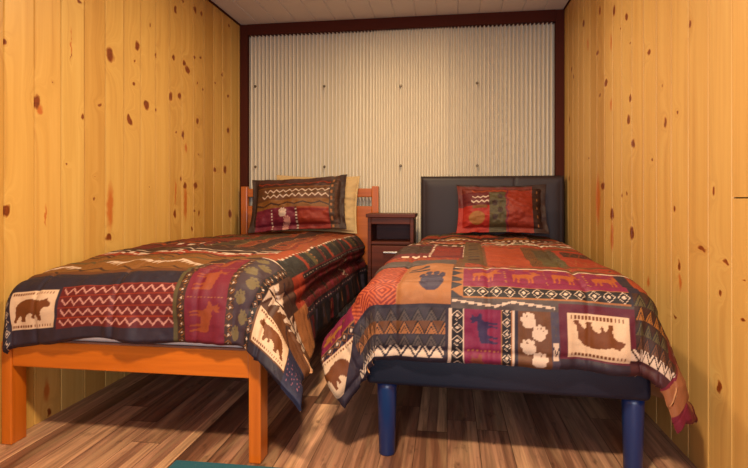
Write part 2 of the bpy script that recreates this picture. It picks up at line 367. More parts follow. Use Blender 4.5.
tag(box('trim_1',(XL,XL+.062,YB-.078,YB-.002,0,HC-.001),M['trim']),kind='structure')
tag(box('trim_2',(XL+.062,XR-.062,YB-.083,YB-.002,HC-.085,HC-.001),M['trim']),kind='structure')
tag(box('trim_3',(XR-.062,XR,YB-.078,YB-.002,0,HC-.001),M['trim']),kind='structure')
V=[]
for y in (YN,YB-.083):
    x=xleft(y); V+=[(x,y,HC-.010),(x+.012,y,HC-.010),(x+.012,y,HC-.0005),(x,y,HC-.0005)]
tag(mesh_obj('trim_4',V,[(0,1,5,4),(1,2,6,5),(2,3,7,6),(3,0,4,7),(3,2,1,0),(4,5,6,7)],M['trim']),kind='structure')
tag(box('trim_5',(XR-.010,XR,YN,YB-.083,HC-.008,HC-.0005),M['trim'],bev=0),kind='structure')

# ------------------------------------------------------------------ print of the comforters
BEAR=[(.0,.06),(.05,.0),(.12,.02),(.12,.10),(.22,.28),(.27,.22),(.24,.08),(.30,.04),(.37,.06),(.36,.14),(.40,.30),(.50,.38),(.55,.34),(.53,.20),(.56,.15),(.61,.17),(.60,.25),(.63,.32),(.68,.22),(.70,.08),(.76,.06),(.79,.12),(.77,.30),(.80,.48),(.86,.56),(.95,.56),(1.0,.62),(.98,.72),(.92,.80),(.92,.88),(.87,.86),(.84,.82),(.74,.80),(.60,.86),(.40,.90),(.22,.82),(.10,.62),(.08,.40),(.07,.22)]
MOOSE=[(.0,.62),(.06,.68),(.13,.70),(.12,.80),(.05,.92),(.14,.88),(.18,.98),(.24,.88),(.32,.96),(.30,.82),(.24,.74),(.30,.70),(.42,.72),(.60,.66),(.80,.64),(.88,.56),(.88,.40),(.86,.22),(.88,.02),(.83,.02),(.80,.22),(.74,.36),(.72,.22),(.74,.02),(.69,.02),(.66,.22),(.64,.36),(.46,.36),(.42,.22),(.43,.02),(.38,.02),(.37,.22),(.34,.36),(.32,.20),(.33,.02),(.28,.02),(.27,.24),(.26,.42),(.20,.54),(.12,.56),(.03,.56)]
K=dict(navy='#292336',hem='#312637',maroon='#6c1d22',wine='#7c1c36',mag='#86204e',cream='#efdab4',bear='#7a4414',must='#8d5f28',orange='#ac4f22',rust='#a03a20',tan='#ab7442',olive='#5e5736',brown='#42281e',slate='#4c485c',white='#e6d8c0',paw='#766a42',black='#1e1820',green='#33342c',gold='#a8702c',choc='#6e4626',grey='#58504e')
PRINTED=np.array([.53,.44,.44])          # depth of the dyes
class Print:
    def __init__(s,S,T,base):
        s.S,s.T=S,T; s.c=np.empty(S.shape+(3,)); s.c[:]=lin(K.get(base,base))
    def put(s,m,c): s.c[m]=lin(K.get(c,c))
    def box(s,a,b,c,d): return (s.S>=a)&(s.S<b)&(s.T>=c)&(s.T<d)
    def rect(s,a,b,c,d,col): m=s.box(a,b,c,d); s.put(m,col); return m
    def poly(s,pts,u,v,col):
        x0,x1,y0,y1=min(p[0] for p in pts),max(p[0] for p in pts),min(p[1] for p in pts),max(p[1] for p in pts)
        w=np.where((u>=x0)&(u<=x1)&(v>=y0)&(v<=y1)); U=u[w]; Vv=v[w]; ins=np.zeros(U.shape,bool); n=len(pts)
        for i in range(n):
            xa,ya=pts[i]; xb,yb=pts[(i+1)%n]
            if ya==yb: continue
            ins^=((ya>Vv)!=(yb>Vv))&(U<(xb-xa)*(Vv-ya)/(yb-ya)+xa)
        s.c[w[0][ins],w[1][ins]]=lin(K.get(col,col))
    def animal(s,pts,a,b,c,d,col,rot=0,fx=False,fy=False):
        u=(s.S-a)/(b-a); v=(s.T-c)/(d-c)
        if rot: u,v=v,u
        if fx: u=1-u
        if fy: v=1-v
        s.poly(pts,u,v,col)
    def zig(s,a,b,c,d,col,per,wid,base=None):
        """zigzag running along s between t=c and t=d"""
        if base: s.rect(a,b,c,d,base)
        tri=np.abs(((s.S-a)/per)%1-.5)*2; z=c+wid+tri*(d-c-2*wid)
        s.put(s.box(a,b,c,d)&(np.abs(s.T-z)<wid),col)
    def diamonds(s,a,b,c,d,along='t',per=.045,ground='black',line='white',dot='white',edge=None):
        s.rect(a,b,c,d,ground)
        if along=='t': q,w=(s.T-c),np.abs(s.S-(a+b)/2)/((b-a)/2)
        else: q,w=(s.S-a),np.abs(s.T-(c+d)/2)/((d-c)/2)
        m=s.box(a,b,c,d); f=np.abs((q/per)%1-.5)*2; e=f+w
        if edge: s.put(m&(w>.82),edge)
        s.put(m&(np.abs(e-.80)<.065)&(w<.82),line); s.put(m&(e<.32),dot)
    def tris(s,a,b,c,d,per,cols,line):
        s.rect(a,b,c,d,cols[0]); m=s.box(a,b,c,d); f=np.abs(((s.S-a)/per)%1-.5)*2; v=(s.T-c)/(d-c)
        s.put(m&(v<1-f),cols[1]); s.put(m&(np.abs(v-(1-f))<.09),line); s.put(m&(np.abs(v-(.55-f))<.07),line)
    def loz(s,a,b,c,d,per,c0,c1):
        s.rect(a,b,c,d,c0); m=s.box(a,b,c,d); e=np.abs(((s.S-a)/per)%1-.5)+np.abs(((s.T-c)/per)%1-.5)
        s.put(m&((e*6.0%1)<.45),c1)
    def steps(s,a,b,c,d,per,col):
        """stepped lightning motif"""
        q=((s.S-a)/per)%1; v=(s.T-c)/(d-c); m=s.box(a,b,c,d)
        qq=np.floor(q*7)/7; lo=.62-.75*qq+ .0; lo=np.where(q>.72,.08+(q-.72)*1.9,lo); 
        saw=((s.S-a)/(per/7))%1
        s.put(m&(v>lo+.16*saw-.02)&(v<lo+.36-.12*saw),col)
    def dots(s,a,b,c,d,col,per,along='s',duty=.5):
        q=s.S-a if along=='s' else s.T-c
        s.put(s.box(a,b,c,d)&((q/per)%1<duty),col)
    def paw(s,x,y,r,col,rot=0.,tall=1.):
        cs,sn=math.cos(rot),math.sin(rot); u=((s.S-x)*cs+(s.T-y)*sn)/r; v=(-(s.S-x)*sn+(s.T-y)*cs)/(r*tall)
        s.put((u*u/.75+(v+.25)**2/.55<1)&(v>-.95),col)
        for (dx,dy,rr) in ((-.72,.42,.22),(-.28,.74,.24),(.28,.74,.24),(.72,.42,.22)):
            s.put((u-dx)**2+((v-dy)/1.3)**2<rr*rr,col)
    def bearpanel(s,a,b,c,d,**kw):
        s.rect(a,b,c,d,'cream'); h=(d-c)
        for k in (.045,.885): s.dots(a+.01,b-.01,c+h*k,c+h*(k+.07),'bear',.011)
        s.animal(BEAR,a+(b-a)*.10,a+(b-a)*.92,c+h*.17,c+h*.86,'bear',**kw)

def rows_far(p,a,b,t0,t1,seed):
    """the busy upper part of the print: woven rows across the bed"""
    rs=random.Random(seed); t=t0; pal=['rust','olive','brown','orange','maroon','choc','must','brown']
    i=0
    while t<t1:
        h=rs.choice((.06,.08,.11)); c=pal[i%len(pal)]; p.rect(a,b,t,min(t+h,t1),c)
        k=rs.random()
        if k<.40: p.zig(a,b,t+h*.2,min(t+h*.8,t1),rs.choice(['white','gold','brown','tan']),.05,.006)
        elif k<.65: p.dots(a,b,t+h*.3,min(t+h*.6,t1),rs.choice(['white','tan','gold']),.035)
        elif k<.85: p.loz(a,b,t,min(t+h,t1),.06,c,rs.choice(['brown','gold','rust']))
        t+=h; i+=1

def print_left(S,T):
    p=Print(S,T,'brown')
    # woven rows and long stripes towards the pillows
    rows_far(p,-.7,.60,.62,2.1,4)
    for (a,b,c) in ((-.02,.10,'olive'),(.10,.17,'orange'),(.17,.27,'brown'),(.27,.36,'orange'),(.36,.42,'rust')):
        p.loz(a,b,.66,1.95,.075,c,'brown'); p.dots(a+.02,b-.03,.7,1.9,'brown',.07,'t',.35); p.dots(b-.008,b,.7,1.9,'tan',.03,'t',.5)
    p.rect(-.7,-.05,.66,.80,'maroon'); p.dots(-.25,-.1,.76,.80,'white',.06); p.loz(-.5,-.05,.95,1.35,.12,'rust','brown'); p.rect(-.5,-.05,.86,.93,'brown')
    p.rect(-.7,.44,.50,.66,'brown'); p.zig(-.5,.40,.60,.66,'choc',.07,.008)
    p.rect(-.7,.44,.42,.50,'rust'); p.steps(-.55,.44,.44,.50,.18,'white'); p.rect(-.6,.44,.535,.548,'white'); p.dots(-.6,.44,.48,.50,'white',.08,duty=.7)
    p.rect(-.7,.44,.26,.42,'must'); p.zig(-.55,.2,.36,.40,'brown',.09,.008); p.rect(-.7,.44,.405,.425,'brown'); p.rect(-.7,.44,.28,.30,'olive')
    # mustard row with stepped motif
    p.rect(-.7,.19,.055,.28,'must'); p.steps(-.60,.185,.13,.26,.165,'white'); p.zig(-.6,.19,.065,.12,'brown',.10,.007); p.rect(-.7,.19,.055,.068,'choc')
    # foot: dark strip, zigzag panel, hem
    p.rect(-.7,.19,-.03,.055,'navy')
    p.rect(-.7,.6,-.32,-.025,'hem')
    p.rect(-.26,.185,-.180,-.020,'maroon')
    for i in range(4):
        z=-.176+i*.039; p.zig(-.25,.185,z+.004,z+.034,'#d8a596',.038,.0042); p.rect(-.26,.185,z+.036,z+.0395,'rust')
    p.bearpanel(-.465,-.272,-.170,-.030)
    p.diamonds(-.515,-.475,-.30,.02,'t',.036,'navy'); p.rect(-.62,-.515,-.3,.02,'navy')
    # moose column
    p.rect(.185,.20,-.30,.19,'olive'); p.diamonds(.20,.228,-.30,.20,'t',.030,'brown','gold','white'); p.rect(.228,.375,-.30,.20,'wine'); p.diamonds(.375,.403,-.30,.20,'t',.030,'brown','gold','white')
    for (c,d) in ((-.205,-.085),(-.06,.06),(.09,.18)):
        p.animal(MOOSE,.245,.36,c,d,'#9a4a26',rot=1,fx=True)
        p.dots(.235,.37,d+.012,d+.016,'tan',.012)
    # paws column
    p.rect(.403,.487,-.30,.24,'#43303a')
    for i,(x,y) in enumerate(((.425,.185),(.455,.125),(.43,.06),(.46,0),(.43,-.065),(.46,-.13),(.425,-.19))): p.paw(x,y,.026,'paw',.5*(-1)**i)
    p.rect(.40,.50,.24,.252,'white'); p.rect(.19,.40,.20,.21,'tan')
    p.loz(.45,.53,.252,2.1,.07,'green','black'); p.rect(.385,.45,.26,.62,'orange'); p.loz(.385,.45,.62,2.1,.06,'rust','must'); p.dots(.44,.452,.3,2.1,'white',.05,'t',.5)
    for i in range(9): p.rect(.45,.53,.50+i*.17,.545+i*.17,('rust','olive','maroon')[i%3]); p.dots(.45,.53,.55+i*.17,.562+i*.17,'tan',.02)
    p.diamonds(.487,.522,-.30,.25,'t',.032,'black','tan','white')
    # the side that hangs between the beds
    p.rect(.53,1.,.24,2.2,'maroon')
    p.rect(.522,1.,-.40,.26,'choc'); p.rect(.522,.60,-.06,.25,'#5a4034')
    c=.045+.52*(S-.52); q=((S-.52)/.042)%1; dd=np.abs(T-c); m=(S>.525)&(S<.80)
    p.put(m&(dd<.085*(1-q)+.004)&(dd>.006),'white'); p.put(m&(dd<=.006),'brown')
    c2=c+.10; p.put((S>.53)&(S<.70)&(np.abs(T-c2-.012*np.sin(S*110))<.006),'navy')
    p.put((np.abs(S-.70+.03*np.sin(T*40))<.008)&(T>-.1)&(T<.25),'brown'); p.rect(.60,.66,.10,.25,'brown')
    p.rect(.53,.66,.26,.42,'rust'); p.rect(.66,.84,.20,.40,'tan'); p.rect(.522,.66,.25,.262,'brown')
    p.rect(.55,.69,.42,2.1,'maroon'); p.diamonds(.538,.558,.40,2.1,'t',.04,'black','black','white')
    for i in range(14): p.rect(.57,.68,.50+i*.12,.53+i*.12,'brown' if i%2 else 'wine'); 
    p.zig(.56,.69,1.3,1.4,'white',.03,.005)
    p.rect(.69,1.,.42,2.1,'black'); p.diamonds(.70,.722,.36,2.1,'t',.045,'navy','wine','white')
    for i in range(12):
        p.rect(.735,.84,.46+i*.14,.52+i*.14,('maroon','slate','brown')[i%3]); p.rect(.75,.80,.475+i*.14,.492+i*.14,'tan' if i%2 else 'slate')
    # bear patch on the corner flap and the navy corner
    p.rect(.522,1.,-.40,-.185,'navy'); p.rect(.73,1.,-.40,-.02,'#2b3050')
    p.bearpanel(.533,.725,-.178,-.045,fx=True)
    p.zig(.735,.83,-.20,-.10,'#a06a80',.03,.004)
    return p.c

def print_right(S,T):
    p=Print(S,T,'brown')
    rows_far(p,-1.,1.,1.0,2.1,9)
    p.rect(-1.,1.,.19,1.0,'choc')
    # upper patches
    p.rect(-.52,-.13,.58,1.12,'maroon'); p.rect(-.50,-.30,.70,1.02,'brown'); p.loz(-.28,-.15,.68,1.05,.08,'maroon','rust')
    for x in (-.295,-.135): p.dots(x,x+.012,.6,1.15,'white',.045,'t',.6)
    p.dots(-.50,-.14,1.12,1.14,'white',.05); p.rect(-.55,-.15,1.3,1.34,'gold'); p.rect(-.4,-.05,1.46,1.50,'white')
    p.rect(-.8,-.15,.44,.62,'rust'); p.zig(-.8,-.15,.47,.58,'gold',.06,.009); p.zig(-.8,-.15,.50,.60,'brown',.045,.007); p.dots(-.42,-.30,.62,.66,'white',.05,duty=.7)
    p.rect(-.8,-.155,.32,.45,'grey'); p.rect(-.8,-.155,.315,.33,'brown')
    p.loz(-.13,-.04,.25,1.3,.06,'olive','choc'); p.dots(-.11,-.06,.3,1.2,'brown',.08,'t',.4)
    p.loz(-.03,.15,.36,.98,.05,'orange','rust'); p.rect(.15,.20,.30,1.0,'brown'); p.rect(.20,.30,.45,.95,'olive'); p.zig(.2,.3,.5,.7,'brown',.03,.006)
    p.rect(.30,.52,.40,.95,'rust'); p.zig(.31,.52,.45,.60,'tan',.04,.007); p.rect(.32,.5,.70,.85,'brown'); p.zig(.33,.5,.72,.83,'orange',.04,.006)
    p.loz(.15,.20,.30,1.0,.05,'brown','must'); p.loz(.20,.30,.70,.95,.05,'olive','brown'); p.steps(-.05,.5,1.05,1.22,.2,'white'); p.rect(.0,.5,1.32,1.345,'white'); p.zig(0,.5,1.5,1.6,'orange',.06,.01)
    p.rect(-.12,.5,.24,.36,'rust'); p.zig(-.12,.5,.26,.34,'brown',.05,.008); p.dots(-.1,.5,.27,.29,'gold',.05)
    # long moose stripe over the crest
    p.rect(-.155,.46,.195,.212,'white'); p.rect(-.125,.42,-.01,.195,'mag'); p.dots(-.11,.41,.172,.182,'orange',.05,duty=.4)
    for x in (-.105,.03,.165,.30): p.animal(MOOSE,x,x+.115,.05,.17,'#b0602c',fx=True)
    for x in (.018,.153,.288,.405): p.dots(x,x+.006,.02,.16,'tan',.024,'t')
    p.diamonds(-.125,.42,-.060,-.008,'s',.044,'black','white','white',edge='tan')
    p.rect(.40,.44,-.10,.19,'navy')
    p.loz(.44,1.,.0,.19,.055,'rust','orange')
    # lozenge patch, tan paw patch, triangle strip
    p.loz(-.575,-.352,-.085,.315,.116,'#8a2e24','#c8643c')
    p.rect(-.352,-.165,-.085,.315,'tan'); p.paw(-.235,.06,.05,'#352a4e',0,1.9)
    p.put((np.abs(T-.225-.15*(S+.29))<.010)&(np.abs(S+.29)<.035),'navy'); p.put((np.abs(T-.190-.15*(S+.29))<.009)&(np.abs(S+.29)<.04),'navy')
    p.rect(-.165,-.125,-.06,.20,'tan'); 
    tri=np.abs(((T+.06)/.06)%1-.5)*2; p.put(p.box(-.165,-.125,-.06,.2)&((S+.165)/.04<tri),'navy')
    # seam rows
    p.rect(-1.,-.165,-.100,-.085,'navy'); p.rect(-.165,.44,-.098,-.062,'grey'); p.steps(-.16,.17,-.096,-.066,.19,'white')
    # foot: dark triangles
    p.rect(-1.,1.,-.5,-.098,'hem')
    for i,(c0,c1) in enumerate((('slate','grey'),('choc','tan'),('slate','grey'))):
        t1=-.100-i*.042; p.tris(-.62,-.182,t1-.042,t1,.046,('#3a3440' if i!=1 else 'choc',c1),'black')
    p.rect(-.66,-.185,-.262,-.226,'white'); f=np.abs(((S+.66)/.05)%1-.5)*2; v=(T+.262)/.036
    m=p.box(-.66,-.185,-.262,-.226); p.put(m&(np.abs(v-f)<.16),'navy'); p.put(m&(v>.45+f),'navy')
    # moose column, brown paws, bear
    p.rect(-.172,-.165,-.31,-.098,'white'); p.diamonds(-.165,-.120,-.31,-.098,'t',.042,'black','white','white',edge='white'); p.rect(-.120,0.,-.31,-.098,'mag')
    p.animal(MOOSE,-.105,-.01,-.225,-.11,'#3a2a58',rot=1,fx=True,fy=True); p.animal(MOOSE,-.105,-.01,-.37,-.245,'#8c4a3a',rot=1,fx=True,fy=True); p.dots(-.11,-.01,-.237,-.233,'tan',.014)
    p.diamonds(0.,.036,-.31,-.098,'t',.038,'black','white','white',edge='tan'); p.rect(.036,.043,-.31,-.098,'white'); p.rect(.043,.052,-.31,-.098,'navy')
    p.rect(.052,.155,-.31,-.098,'choc')
    for i,(x,y) in enumerate(((.085,-.128),(.118,-.166),(.085,-.212),(.118,-.252))): p.paw(x,y,.025,'white',.35*(-1)**i)
    p.rect(.155,.178,-.31,-.098,'slate'); p.zig(.157,.176,-.18,-.10,'grey',.02,.004); p.rect(.157,.177,-.25,-.195,'white'); p.zig(.157,.176,-.24,-.20,'navy',.02,.005)
    p.rect(.178,.405,-.5,-.070,'#641a32')
    p.rect(.18,.40,-.5,-.245,'hem')
    p.bearpanel(.205,.388,-.238,-.100,fy=True)
    # triangles beyond the bear, white band along the hem
    for i,(c0,c1) in enumerate((('brown','olive'),('brown','gold'),('brown','olive'),('brown','choc'))):
        t1=-.012-i*.045; p.tris(.405,.95,t1-.045,t1,.055,(c0,c1),'black')
    p.rect(.39,.95,-.228,-.192,'white'); f=np.abs(((S-.39)/.05)%1-.5)*2; v=(T+.228)/.036; m=p.box(.39,.95,-.228,-.192)
    p.put(m&(np.abs(v-f)<.14),'brown'); p.put(m&(v>.5+f),'brown')
    p.rect(.39,1.,-.5,-.228,'#4a2026'); p.rect(.64,1.,-.16,.6,'maroon'); p.zig(.66,.9,-.1,.1,'white',.04,.006)
    # the flap hanging between the beds
    fl=S<-.565+1.15*np.minimum(T+.072,0); ln=-.072-.2*(S+.565)
    f0=p.c.copy()
    p.rect(-1.2,1.,-.6,.6,'mag'); p.animal(MOOSE,-.77,-.60,.0,.10,'gold'); p.animal(MOOSE,-.79,-.62,.16,.30,'gold')
    q=((S+1)/.042)%1; w=np.abs(T-ln+.022)/.022; e=np.abs(q-.5)*2+w
    p.put((w<1),'navy'); p.put((w<1)&(np.abs(e-.85)<.10),'tan'); p.put(e<.4,'white'); p.put(np.abs(T-ln)<.003,'tan')
    m=T<ln-.046; p.put(m,'cream'); p.put(m&(np.abs(T-ln+.058)<.004)&((S/.012)%1<.5),'bear')
    f1=p.c.copy(); p.animal(BEAR,-.80,-.665,-.215,-.11,'bear',fx=True); p.c[~(m&(T<ln-.07))]=f1[~(m&(T<ln-.07))]; p.put(T<-.238,'hem')
    p.c[~fl]=f0[~fl]
    # the turned-out reverse at the wall corner
    rr=np.hypot(np.maximum(S-.415,0),np.maximum(.03-T,0)); m=(T<-.02)&(S>.56)&(rr>.36)
    p.put(m,'#a87046'); p.put(m&(rr>.53),'wine'); p.put(m&(rr<.372),'wine')
    return p.c

def quilt(name,k,place,painter,label,group):
    s0,s1,t0,t1=span(k)
    s=np.linspace(s0,s1,int((s1-s0)/.0036))
    tn=np.concatenate([np.arange(t0,.34,.0031),np.arange(.34,t1,.0072)]); 
    S,T=np.meshgrid(s,tn); P=duvet(S,T,k)
    n=normals(P)
    if n[len(tn)//2,len(s)//2,2]<0: n=-n
    e=np.minimum.reduce([S-s0,s1-S,T-t0,t1-T]); roll=np.clip(1-e/.022,0,1)
    P=P-n*(.013*roll**2)[...,None]
    x,y,r=place; xw=XR-.012
    # nothing may pass through the walls
    cr,sr=math.cos(math.radians(r)),math.sin(math.radians(r))
    wx=x+P[...,0]*cr-P[...,1]*sr
    lim=np.clip(wx,xleft(y+P[...,1])+.008,xw); P[...,0]+=(lim-wx)/cr
    thick=np.where(P[...,2]>k['zt']-.06,.018,.006)*np.clip(e/.03,0,1)
    B=P-n*thick[...,None]
    h,w=S.shape; idx=np.arange(h*w).reshape(h,w)
    q=np.stack([idx[:-1,:-1],idx[:-1,1:],idx[1:,1:],idx[1:,:-1]],-1).reshape(-1,4)
    # lining
    ri=np.arange(h); ci=np.arange(w)
    Bs=B[np.ix_(ri,ci)]; hb,wb_=Bs.shape[:2]; ib=(np.arange(hb*wb_)+h*w).reshape(hb,wb_)
    qb=np.stack([ib[:-1,:-1],ib[1:,:-1],ib[1:,1:],ib[:-1,1:]],-1).reshape(-1,4)
    V=np.concatenate([P.reshape(-1,3),Bs.reshape(-1,3)]); Q=np.concatenate([q,qb])
    me=bpy.data.meshes.new(name); me.vertices.add(len(V)); me.vertices.foreach_set('co',V.astype(np.float32).ravel())
    me.loops.add(Q.size); me.loops.foreach_set('vertex_index',Q.astype(np.int32).ravel())
    me.polygons.add(len(Q)); me.polygons.foreach_set('loop_start',np.arange(0,Q.size,4,dtype=np.int32)); 
    me.materials.append(M['quilt']); me.materials.append(M['lining'])
    mi=np.zeros(len(Q),np.int32); mi[len(q):]=1
    me.update(calc_edges=True)
    me.polygons.foreach_set('material_index',mi); me.polygons.foreach_set('use_smooth',np.ones(len(Q),bool))
    col=np.ones((len(V),4),np.float32); col[:h*w,:3]=painter(S,T).reshape(-1,3)*PRINTED
    at=me.color_attributes.new('print','FLOAT_COLOR','POINT'); at.data.foreach_set('color',col.ravel())
    me.validate(); me.update()
    o=bpy.data.objects.new(name,me); C.objects.link(o); o.location=(x,y,0); o.rotation_euler=(0,0,math.radians(r))
    return tag(o,label,'comforter',group)

# ------------------------------------------------------------------ left bed: orange stained pine
PLL=(-1.122,1.722,-.3); PLR=(.178,1.79,-2.5)
bl=thing('wooden_bed','orange stained pine single bed along the pale knotty wall','bed',(PLL[0],PLL[1],0),PLL[2])
hw=.486
for sx in (-1,1):
    x0,x1=(-hw-.038,-hw+.006) if sx<0 else (hw-.044,hw)
    box('leg',(x0,x1,0,.072,0,.385),M['bedwoodz'],bl,.004)
    hx=.577 if sx>0 else -.452
    box('headboard_post',(hx-.026,hx+.026,2.135,2.18,0,1.012),M['bedwoodz'],bl,.005)
    box('side_rail',((x0+.008,x0+.034) if sx<0 else (x1-.034,x1-.008))+(.072,2.135,.295,.385),M['bedwoody'],bl,.003)
box('foot_rail',(-hw+.006,hw-.044,.004,.034,.292,.388),M['bedwood'],bl,.004)
box('headboard_rail',(-.426,.551,2.145,2.172,.930,.995),M['bedwood'],bl,.006)
box('headboard_panel',(-.426,.551,2.148,2.170,.42,.862),M['bedwood'],bl,.004)
box('slat_base',(-hw+.03,hw-.03,.04,2.13,.355,.383),M['bedwood'],bl,.002)
ml=box('mattress',(-.470,.462,.015,2.12,.386,.590),M['white'],None,.035,4,True)
ml.location=(PLL[0],PLL[1],0); ml.rotation_euler=(0,0,math.radians(PLL[2]))
tag(ml,'white mattress peeking out above the orange foot rail','mattress')
quilt('comforter',LEFT,PLL,print_left,'patchwork lodge comforter with bears and zigzags spread over the orange wooden bed','lodge comforters on the beds')

# ------------------------------------------------------------------ right bed: navy upholstery
br=thing('upholstered_bed','navy upholstered single bed with padded headboard by the warm pine wall','bed',(PLR[0],PLR[1],0),PLR[2])
box('base',(-.462,.472,0,2.02,.262,.405),M['navy'],br,.018,4,True)
def round_leg(x,y,name='leg'):
    bm=bmesh.new(); pr=[(.0,.0),(.026,.0),(.029,.006),(.035,.24),(.036,.264),(0,.264)]; n=28; rings=[]
    for r,z in pr[1:-1]:
        rings.append([bm.verts.new((x+r*math.cos(2*PI*i/n),y+r*math.sin(2*PI*i/n),z)) for i in range(n)])
    for a,b in zip(rings,rings[1:]):
        for i in range(n): bm.faces.new((a[i],a[(i+1)%n],b[(i+1)%n],b[i]))
    bm.faces.new(rings[0][::-1]); bm.faces.new(rings[-1])
    return bm_obj(name,bm,M['legblue'],br,True)
for x in (-.395,.43): round_leg(x,.055); round_leg(x,1.95)
# padded headboard: a softly domed panel with a seam and a piped rim
hb=thing('x','x','x'); bpy.data.objects.remove(hb)
nx,nz=84,56; V=[];F=[]; hx0,hx1,hz0,hz1,hy=-.460,.553,.16,1.082,2.062
for j in range(nz+1):
    for i in range(nx+1):
        u=i/nx; v=j/nz; ex=min(u,1-u)*(hx1-hx0); ez=(1-v)*(hz1-hz0)
        dome=.030*(1-math.exp(-min(ex,ez)/.022)); rim=.010*math.exp(-((min(ex,ez)-.012)/.008)**2)
        seam=-.006*math.exp(-((u-.665)*(hx1-hx0)/.006)**2)*(1 if v>.2 else 0)
        V.append((hx0+u*(hx1-hx0),hy-dome-rim-seam,hz0+v*(hz1-hz0)))
for j in range(nz):
    for i in range(nx):
        a=j*(nx+1)+i; F.append((a,a+1,a+nx+2,a+nx+1))
nb=len(V); bd=[i for i in range(nx+1)]+[(j+1)*(nx+1)+nx for j in range(nz)]+[nz*(nx+1)+i for i in range(nx-1,-1,-1)]+[j*(nx+1) for j in range(nz-1,0,-1)]
for b in bd: v=V[b]; V.append((v[0],hy+.045,v[2]))
L=len(bd)
for i in range(L): F.append((bd[(i+1)%L],bd[i],nb+i,nb+(i+1)%L))
F.append(tuple(nb+i for i in range(L))[::-1])
mesh_obj('headboard',V,F,M['headnavy'],br,True)
mr=box('mattress',(-.450,.455,.02,2.015,.405,.590),M['white'],None,.035,4,True)
mr.location=(PLR[0],PLR[1],0); mr.rotation_euler=(0,0,math.radians(PLR[2])); tag(mr,'white mattress under the comforter of the navy upholstered bed','mattress')
quilt('comforter',RIGHT,PLR,print_right,'patchwork lodge comforter with magenta moose stripe over the navy bed','lodge comforters on the beds')

# ------------------------------------------------------------------ pillows
def pillow(name,w,h,th,flange,mat,painter,label,cat,loc,rot,seed,group=None,ruffle=.006,sag=.02):
    nu,nv=150,110; V=[];F=[]
    U=np.linspace(-1,1,nu); Vv=np.linspace(-1,1,nv); A,B=np.meshgrid(U,Vv)
    fx=w/2; fz=h/2
    ix=1-flange/fx; iz=1-flange/fz
    a=np.clip(np.abs(A)/ix,0,1); b=np.clip(np.abs(B)/iz,0,1)
    t=((1-a**2.6)*(1-b**2.6)); t=np.maximum(t,0)**.55*th/2
    # sides pull in between the corners
    X=A*fx*(1-.05*(1-B**2)); Z=B*fz*(1-.07*(1-A**2)) 
    wr=.010*vnoise(A*4+seed,B*4,seed)+.004*vnoise(A*11,B*10+seed,seed+1)
    out=np.clip((np.maximum(np.abs(A),np.abs(B))-min(ix,iz))/.15,0,1)
    rf=ruffle*out*vnoise(A*fx*22+seed,B*fz*22,seed+2)
    Z=Z-sag*(1-A**2)*np.clip(-B+.2,0,1)*0
    fr=np.stack([X,-t-wr*(t>0)*1.0+rf-.003,Z],-1); bk=np.stack([X,t*.8+wr*(t>0)*.5+rf+.003,Z],-1)
    n=nu*nv; idx=np.arange(n).reshape(nv,nu)
    q=np.stack([idx[:-1,:-1],idx[:-1,1:],idx[1:,1:],idx[1:,:-1]],-1).reshape(-1,4)
    q2=(q+n)[:,::-1]
    bd=np.concatenate([idx[0,:-1],idx[:-1,-1],idx[-1,:0:-1],idx[:0:-1,0]]); bn=np.roll(bd,-1)
    q3=np.stack([bn,bd,bd+n,bn+n],-1)
    me=bpy.data.meshes.new(name); me.from_pydata(np.concatenate([fr.reshape(-1,3),bk.reshape(-1,3)]).tolist(),[],np.concatenate([q,q2,q3]).tolist())
    me.polygons.foreach_set('use_smooth',[True]*len(me.polygons))
    me.materials.append(mat)
    if painter:
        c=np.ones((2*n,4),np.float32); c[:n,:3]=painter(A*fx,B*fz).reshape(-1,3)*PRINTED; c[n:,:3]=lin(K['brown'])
        at=me.color_attributes.new('print','FLOAT_COLOR','POINT'); at.data.foreach_set('color',c.ravel())
    me.update()
    o=bpy.data.objects.new(name,me); C.objects.link(o); o.location=loc; o.rotation_euler=tuple(math.radians(r) for r in rot)
    return tag(o,label,cat,group)
def sham_print(S,T):
    p=Print(S,T,'#5a3018'); 
    p.rect(-1,1,.10,.3,'#4e2a1a'); p.zig(-.3,.27,.135,.165,'rust',.07,.006); p.rect(-1,1,.105,.112,'must')
    p.rect(-1,1,-.02,.10,'choc'); p.zig(-.24,.25,.060,.092,'white',.048,.0052); p.zig(-.26,.25,.018,.050,'white',.048,.0052); p.rect(-1,1,.053,.058,'olive')
    p.rect(-1,1,-.06,.005,'must'); p.zig(-.3,.25,-.045,-.015,'brown',.12,.006)
    p.rect(-.4,.0,-.3,-.06,'wine'); p.dots(-.18,-.168,-.3,-.06,'white',.02,'t'); p.dots(.0,.012,-.3,-.06,'white',.02,'t'); p.paw(-.09,-.095,.032,'white'); p.paw(-.06,-.145,.026,'#d8a090'); p.paw(-.08,-.19,.026,'#d8a090')
    p.rect(.012,.245,-.3,-.06,'#8e2418'); p.rect(.03,.235,-.16,-.085,'rust'); p.rect(.012,.25,-.07,-.06,'orange')
    p.rect(.245,.5,-.5,.5,'#4a3626'); p.dots(.255,.27,-.3,.3,'tan',.05,'t'); p.loz(.28,.36,-.3,.3,.06,'brown','choc')
    p.put(np.abs(S)>.30,'#40281c')
    return p.c
